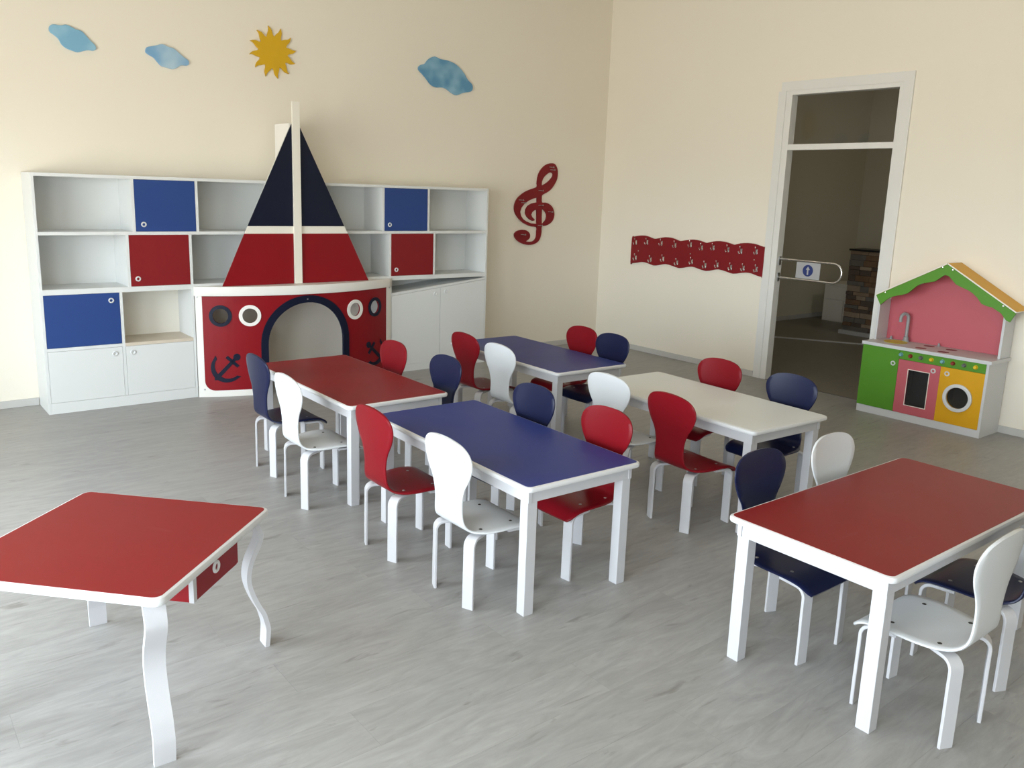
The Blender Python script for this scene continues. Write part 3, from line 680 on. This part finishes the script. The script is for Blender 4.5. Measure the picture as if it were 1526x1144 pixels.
CHAIRS = [  # kind, x, y, facing angle, label
    ('navy', -4.598, -2.217, 0, 'navy chair at the ship end of the front red table, left side'),
    ('white', -4.660, -2.758, 0, 'white chair with visible seat, left of the red table in front of the ship'),
    ('red', -4.608, -3.530, 0, 'red chair on the left of the middle blue table, behind a white one'),
    ('white', -4.582, -4.062, 0, 'white chair on the near left of the middle blue table'),
    ('red', -4.078, -2.215, PI, 'red chair on the far side of the red table, beside the ship'),
    ('navy', -4.055, -2.755, PI, 'navy chair between the red table and the back blue table'),
    ('navy', -4.085, -3.575, PI, 'navy chair on the far right side of the middle blue table'),
    ('red', -4.090, -4.087, PI, 'red chair tucked under the near right of the middle blue table'),
    ('red', -3.150, -2.155, 0, 'red chair on the left of the back blue table, nearest the bookcase'),
    ('white', -3.195, -2.590, 0, 'white chair on the left of the back blue table'),
    ('white', -3.215, -3.565, 0, 'white chair at the far left of the white table'),
    ('red', -3.268, -4.055, -.05, 'red chair pulled up to the near left of the white table'),
    ('red', -2.600, -2.335, PI, 'red chair behind the back blue table, near the room corner'),
    ('navy', -2.628, -2.670, PI, 'navy chair behind the back blue table, before the skirting'),
    ('red', -2.690, -3.620, PI, 'red chair on the doorway side of the white table'),
    ('navy', -2.690, -4.105, PI, 'navy chair on the doorway side of the white table'),
    ('navy', -3.865, -5.030, -PI / 2, 'navy chair tucked under the left end of the right front table'),
    ('white', -3.412, -5.060, -PI / 2, 'white chair behind the right front red table'),
    ('white', -3.920, -5.560, PI / 2, 'white chair in the near foreground of the right front red table'),
    ('navy', -3.455, -5.530, PI / 2, 'navy chair half out of frame at the right edge'),
]
proto = {k: make_chair(k) for k in ('navy', 'white', 'red')}
index_children(); used = set()
for kind, x, y, a, lb in CHAIRS:
    o = proto[kind] if kind not in used else copy_tree(proto[kind])
    used.add(kind)
    o.location = (x, y, 0); o.rotation_euler = (0, 0, a)
    tag(o, label=lb, cat='chair', group='bent plywood children chairs')
CH.clear()

# ---------------------------------------------------------------- wall decorations
def wall_shape(name, pts, y, t, m, label, cat, group=None, bev=.002, n=3):
    xs = [p[0] for p in pts]; zs = [p[1] for p in pts]
    loc = ((min(xs) + max(xs)) / 2, -.001, (min(zs) + max(zs)) / 2)
    return tag(obj(name, on_back(prism(smooth_poly(pts, n), [], t, bev), -.0008), m, world=True, loc=loc), label, cat, group)
wall_shape('wall_cloud', CLOUD1, 0, .014, cloud_mat('cloud board one', (.20, .42, .60, 1), (.36, .60, .74, 1), 1.3), 'pale blue cloud cutout at the top left of the wall', 'wall decoration', 'cloud cutouts')
wall_shape('wall_cloud', CLOUD2, 0, .014, cloud_mat('cloud board two', (.19, .38, .60, 1), (.42, .58, .70, 1), 4.1), 'blue cloud cutout next to the sun, on its left', 'wall decoration', 'cloud cutouts')
wall_shape('wall_cloud', CLOUD3, 0, .014, cloud_mat('cloud board three', (.10, .28, .46, 1), (.30, .52, .66, 1), 8.2), 'darker blue cloud cutout right of the sun, above the bookcase end', 'wall decoration', 'cloud cutouts')
SUNC = (-3.703, 2.612)
pts = []
NF = 12
for i in range(NF):
    a0 = PI / 2 + .17 + i * 2 * PI / NF
    for da, rr in ((-.255, .118), (-.20, .124), (-.155, .134), (-.135, .150), (-.105, .166), (-.045, .181), (.02, .196), (.015, .180), (.045, .163), (.10, .150), (.16, .138), (.215, .124)):
        pts.append((SUNC[0] + rr * math.cos(a0 + da), SUNC[1] + rr * math.sin(a0 + da)))
tag(obj('wall_sun', on_back(prism(pts, [], .014, 0), -.0008), M['yellow'], world=True, loc=(SUNC[0], -.001, SUNC[1])), 'mustard yellow sun cutout with wavy rays on the back wall', 'wall decoration')

ck = empty('treble_clef_hanger', (-.96, -.001, 1.49), label='dark red treble clef board on the back wall near the corner', cat='wall hanger')
obj('clef_board', on_back(prism(smooth_poly(CLEF, 2), [smooth_poly(CLEF_A, 2), CLEF_B, smooth_poly(CLEF_C, 2)], .016, .001), -.001), M['clefred'], ck, world=True)
for x, z in CLEF_HOOK:
    b = tube([(x - .034, -.018, z + .001), (x, -.024, z), (x + .034, -.018, z - .003)], .0032, 8); merge(b, tube([(x, -.017, z), (x + .002, -.045, z - .004), (x + .002, -.048, z + .008)], .0032, 8))
    obj('hook', b, M['screw'], ck, world=True, smooth=True)

rk = empty('coat_rack', (-.001, -1.3, 1.04), label='wavy edged red coat rack with two rows of hooks beside the doorway', cat='coat rack')
obj('rack_board', on_right(prism(smooth_poly(RACK, 2), [], .018, .001), -.001), M['clefred'], rk, world=True)
hookme = None
for y, z in RACK_HOOK:
    if hookme is None:
        b = box(-.003, 0, -.010, .010, -.026, .020, .001)
        merge(b, tube([(0, 0, .016), (-.018, 0, .020), (-.026, 0, .030), (-.024, 0, .040)], [.004, .004, .004, .006], 8))
        merge(b, tube([(0, 0, -.012), (-.016, 0, -.024), (-.034, 0, -.026), (-.044, 0, -.014), (-.044, 0, -.002)], [.004, .004, .004, .004, .006], 8))
        h = obj('hook', b, M['chrome'], rk, smooth=True); hookme = h.data
    else:
        h = bpy.data.objects.new('hook', hookme); COL.objects.link(h); h.parent = rk
    h.location = (-.0195 + .001, y + 1.3, z - 1.04)
for y, z in RACK_SCREW:
    obj('screw', xform(lathe([(0, .003), (.005, .002), (.0065, 0)], 12), lambda c: (-.0192 - c.z, y + c.x, z + c.y)), M['chrome'], rk, world=True)

# ---------------------------------------------------------------- play kitchen
kt = empty('play_kitchen', (-.165, -3.775, 0), label='toy kitchen with gabled green and yellow roof, pink back and colourful doors', cat='play kitchen')
KX, KB = -.325, -.012
def kp(name, bm, m, parent=kt, smooth=False, lb=None):
    o = obj(name, bm, M[m] if isinstance(m, str) else m, parent, world=True, smooth=smooth)
    if lb: o['label'] = lb
    return o
for y0, y1 in ((-3.333, -3.315), (-4.245, -4.227)): kp('side_panel', box(KX + .0, KB, y0, y1, 0, .535, .001), 'white')
kp('plinth', box(KX, KX + .016, -4.227, -3.333, 0, .056, .001), 'white')
kp('bottom_board', box(KX + .018, KB, -4.227, -3.333, .056, .070), 'white')
kp('back_board', box(-.026, KB, -4.227, -3.333, .070, .534), 'white')
for y in (-3.608, -3.921): kp('partition', box(KX + .018, -.027, y - .006, y + .006, .070, .534 if y > -3.7 else .46), 'white')
kp('countertop', box(KX - .012, KB, -4.262, -3.306, .535, .560, .002), 'white')
gd = kp('door', box(KX - .002, KX + .015, -3.606, -3.3135, .058, .5345, .001), 'kgreen', lb='green door')
ring_knob(gd, -3.566, .425, KX - .002, axis='x')
def hole_door(y0, y1, z0, z1, hole, m, lb):
    bm = prism([(y0, z0), (y1, z0), (y1, z1), (y0, z1)], [hole], .017)
    return kp('door', on_right(bm, KX + .015), m, lb=lb)
pd = hole_door(-3.920, -3.608, .058, .464, [(-3.846, .126), (-3.688, .126), (-3.688, .398), (-3.846, .398)], 'kpink', 'pink oven door with window')
kp('window_edge', on_right(prism([(-3.849, .123), (-3.685, .123), (-3.685, .401), (-3.849, .401)], [[(-3.844, .128), (-3.690, .128), (-3.690, .396), (-3.844, .396)]], .003), KX - .002), 'cream', pd)
kp('pane', on_right(prism([(-3.846, .126), (-3.688, .126), (-3.688, .398), (-3.846, .398)], [], .003), KX + .012), 'smoke', pd)
ring_knob(pd, -3.871, .421, KX - .002, axis='x')
yd = hole_door(-4.2265, -3.9215, .058, .464, circle(-4.066, .258, .079, 36), 'kyellow', 'yellow washing machine door')
kp('porthole_ring', on_right(prism(circle(-4.066, .258, .102, 40), [circle(-4.066, .258, .077, 40)], .016, .003), KX - .002), 'rim', yd, True)
kp('pane', on_right(prism(circle(-4.066, .258, .079, 36), [], .003), KX + .012), 'smoke', yd)
ring_knob(yd, -3.971, .419, KX - .002, axis='x')
kp('drum_lining', box(-.10, -.096, -4.21, -3.94, .08, .45), 'grey')
kp('oven_lining', box(-.10, -.096, -3.91, -3.62, .08, .45), 'midgrey')
cp = kp('control_panel', box(KX - .002, KX + .014, -4.2265, -3.608, .466, .5345, .001), 'kgreen')
for y, c in zip((-3.614, -3.686, -3.764, -3.842, -3.921, -3.996, -4.074, -4.152), ('teal', 'dred', 'grey', 'dyel') * 2):
    b = lathe([(0, .020), (.010, .020), (.0125, .016), (.013, .002), (.0155, 0)], 20); xform(b, lambda p: (KX - .002 - p.z, y - .006 + p.x, .501 + p.y)); kp('dial', b, c, cp, True)
kp('sink_bowl', xform(lathe([(.084, 0), (.088, .004), (.080, .0045), (.070, .0015), (.030, .0008), (0, .0008)], 36), lambda p: (-.160 + p.x * .95, -3.482 + p.y, .5602 + p.z)), 'sinkyel', smooth=True)
fx, fy = -.062, -3.512
kp('faucet', merge(xform(lathe([(.026, 0), (.026, .012), (.020, .016), (.019, .035), (.014, .040), (0, .040)], 20), lambda p: (fx + p.x, fy + p.y, .5602 + p.z)),
    tube([(fx, fy, .58)] + [(fx, fy, .60 + i * .02) for i in range(8)] + [(fx - .030 + .030 * math.cos(t), fy + .015 * (1 - math.cos(t)), .745 + .034 * math.sin(t)) for t in [i / 10 * PI for i in range(1, 11)]] + [(fx - .060, fy + .030, .715)], .0125, 12)), 'midgrey', smooth=True)
for q, (bx_, by_) in enumerate(((-.105, -3.717), (-.255, -3.725), (-.115, -3.888), (-.265, -3.896))):
    kp('burner', xform(lathe([(.040, 0), (.040, .0015), (.036, .002), (0, .002)], 28), lambda p: (bx_ + p.x * .8, by_ + p.y, .5602 + p.z)), 'burner')
for ty in (-3.76, -3.385): kp('tap_handle', xform(lathe([(.012, 0), (.012, .010), (.007, .014), (.007, .024), (0, .026)], 14), lambda p: (-.045 + p.x, ty + p.y, .5602 + p.z)), 'midgrey', smooth=True)
kp('back_panel', on_right(prism([(-4.232, .561), (-3.334, .561), (-3.334, .885), (-3.828, 1.165), (-4.232, .935)], [], .008), KB), 'kpink', lb='pink back panel')
kp('side_panel', box(-.180, KB, -3.333, -3.317, .5605, .875, .001), 'white'); kp('side_panel', box(-.180, KB, -4.250, -4.233, .5605, .905, .001), 'white')
ea = kp('eaves_board', on_right(prism(EAVES, [], .016, .001), -.204), 'kgreen', lb='green scalloped eaves board')
for y, z in EAVES_SCREW: kp('screw', xform(lathe([(0, .003), (.006, .002), (.0075, 0)], 12), lambda c: (-.2205 - c.z, y + c.x, z + c.y)), 'chrome', ea)
def roof_panel(p, q):
    n = Vector((-(q[1] - p[1]), q[0] - p[0])).normalized()
    if n.y < 0: n = -n
    t = .009; a = [p, q, (q[0] + n.x * t, q[1] + n.y * t), (p[0] + n.x * t, p[1] + n.y * t)]
    bm = bmesh.new(); v0 = [bm.verts.new((-.221, y, z + .001)) for y, z in a]; v1 = [bm.verts.new((-.004, y, z + .001)) for y, z in a]
    bm.faces.new(v0); bm.faces.new(v1)
    for i in range(4): bm.faces.new((v0[i], v0[(i + 1) % 4], v1[(i + 1) % 4], v1[i])).material_index = 0 if i % 2 == 0 else 1
    for f in bm.faces:
        if len({round(v.co.x, 3) for v in f.verts}) == 1: f.material_index = 1
    kp('roof_panel', bm, [M['kyellow'], M['cream']], lb='yellow roof slope')
roof_panel((-3.8205, 1.193), (-4.321, .901)); roof_panel((-3.311, .911), (-3.8195, 1.193))

# ---------------------------------------------------------------- through the doorway
gb = empty('grab_bar', (.035, -2.25, 1.02), label='chrome folding grab bar on the left door jamb', cat='rail')
r = .082; z0, z1 = .937, 1.101
path = [(.035, -2.252, z1), (.035, -2.70, z1)] + [(.035, -2.775 - r * math.sin(t), (z0 + z1) / 2 + r * math.cos(t)) for t in [i / 14 * PI for i in range(15)]] + [(.035, -2.70, z0), (.035, -2.252, z0)]
obj('bar', tube(path, .0105, 14), M['chrome'], gb, world=True, smooth=True)
for za_ in (.900, 1.045): obj('wall_plate', box(.018, .052, -2.254, -2.2465, za_, za_ + .075, .001), M['screw'], gb, world=True)
sg = tag(obj('direction_sign', box(.030, .034, -2.657, -2.426, .949, 1.089, .0005), M['signshaded'], world=True, loc=(.032, -2.54, .949)), 'white plate with round blue arrow sign hung in the grab bar', 'sign')
di = obj('disc', on_right(prism(circle(-2.541, 1.020, .050, 36), [], .001), .0298), M['signblue'], sg, world=True)
ar = prism([(-2.548, .984), (-2.534, .984), (-2.534, 1.028), (-2.521, 1.028), (-2.541, 1.056), (-2.561, 1.028), (-2.548, 1.028)], [], .0006)
obj('arrow', on_right(ar, .0286), M['signshaded'], di, world=True)

pi_ = empty('stone_pillar', (3.40, -1.42, 0), label='low pillar clad in brown stone slips seen through the doorway', cat='pillar')
PX, PY0, PY1, PZ = 3.25, -1.85, -1.10, 1.035
obj('core', box(PX + .02, PX + .30, PY0 + .02, PY1 - .02, .05, PZ, 0), M['mortar'], pi_, world=True)
obj('capstone', box(PX - .02, PX + .34, PY0 - .02, PY1 + .015, PZ, PZ + .022, .003), M['stonecap'], pi_, world=True)
obj('plinth', box(PX - .04, PX + .34, PY0 - .02, PY1 + .03, 0, .05, .003), M['basebd'], pi_, world=True)
z = .052; rr_ = random.Random(3)
while z < PZ - .03:
    h = rr_.choice((.045, .055, .065, .075)); h = min(h, PZ - z - .001)
    y = PY1
    while y > PY0 + .03:
        w = rr_.uniform(.09, .24); w = min(w, y - PY0)
        pr_ = rr_.uniform(0, .016)
        obj('stone', box(PX - .004 - pr_, PX + .021, y - w + .002, y - .002, z + .0015, z + h - .0015, .003), rr_.choice(STONES), pi_, world=True)
        y -= w
    x = PX + .0215
    while x < PX + .29:
        w = min(rr_.uniform(.10, .2), PX + .30 - x)
        obj('stone', box(x + .002, x + w - .002, PY1 - .021, PY1 - .004 + rr_.uniform(0, .012), z + .0015, z + h - .0015, .003), rr_.choice(STONES), pi_, world=True)
        x += w
    z += h
cbn = empty('corridor_cabinet', (4.35, -.45, 0), label='low white cabinet in the far corner beyond the doorway', cat='cabinet')
obj('body', box(4.11, 4.60, -.90, -.29, 0, .50, .002), M['cream'], cbn, world=True)
obj('top_board', box(4.09, 4.62, -.92, -.27, .5005, .525, .002), M['cream'], cbn, world=True)
for a, b in ((-.59, -.30), (-.89, -.60)):
    dd = obj('door', box(4.094, 4.109, a, b, .03, .30, .001), M['cream'], cbn, world=True)
obj('drawer', box(4.094, 4.109, -.89, -.30, .31, .48, .001), M['cream'], cbn, world=True)

# added dim fill light with a made-up fixture, brightens the corridor from out of view
lp = empty('corridor_fill', (2.6, -3.6, RH - .03), label='added round fill light fixture on the corridor ceiling, out of sight', cat='fill light')
_l = bpy.data.lights.new('corridor_fill_light', 'AREA'); _l.shape = 'DISK'; _l.size = .5; _l.energy = 15; _l.color = (1, .95, .82)
_lo = bpy.data.objects.new('corridor_fill_light', _l); COL.objects.link(_lo); _lo.location = (2.6, -3.6, RH - .10)
obj('fill_shade', xform(lathe([(0, 0), (.26, 0), (.27, -.02), (.26, -.05), (.255, -.05), (.255, -.02), (0, -.02)], 32), lambda p: (2.6 + p.x, -3.6 + p.y, RH - .005 + p.z)), M['trimwhite'], lp, world=True, smooth=True)
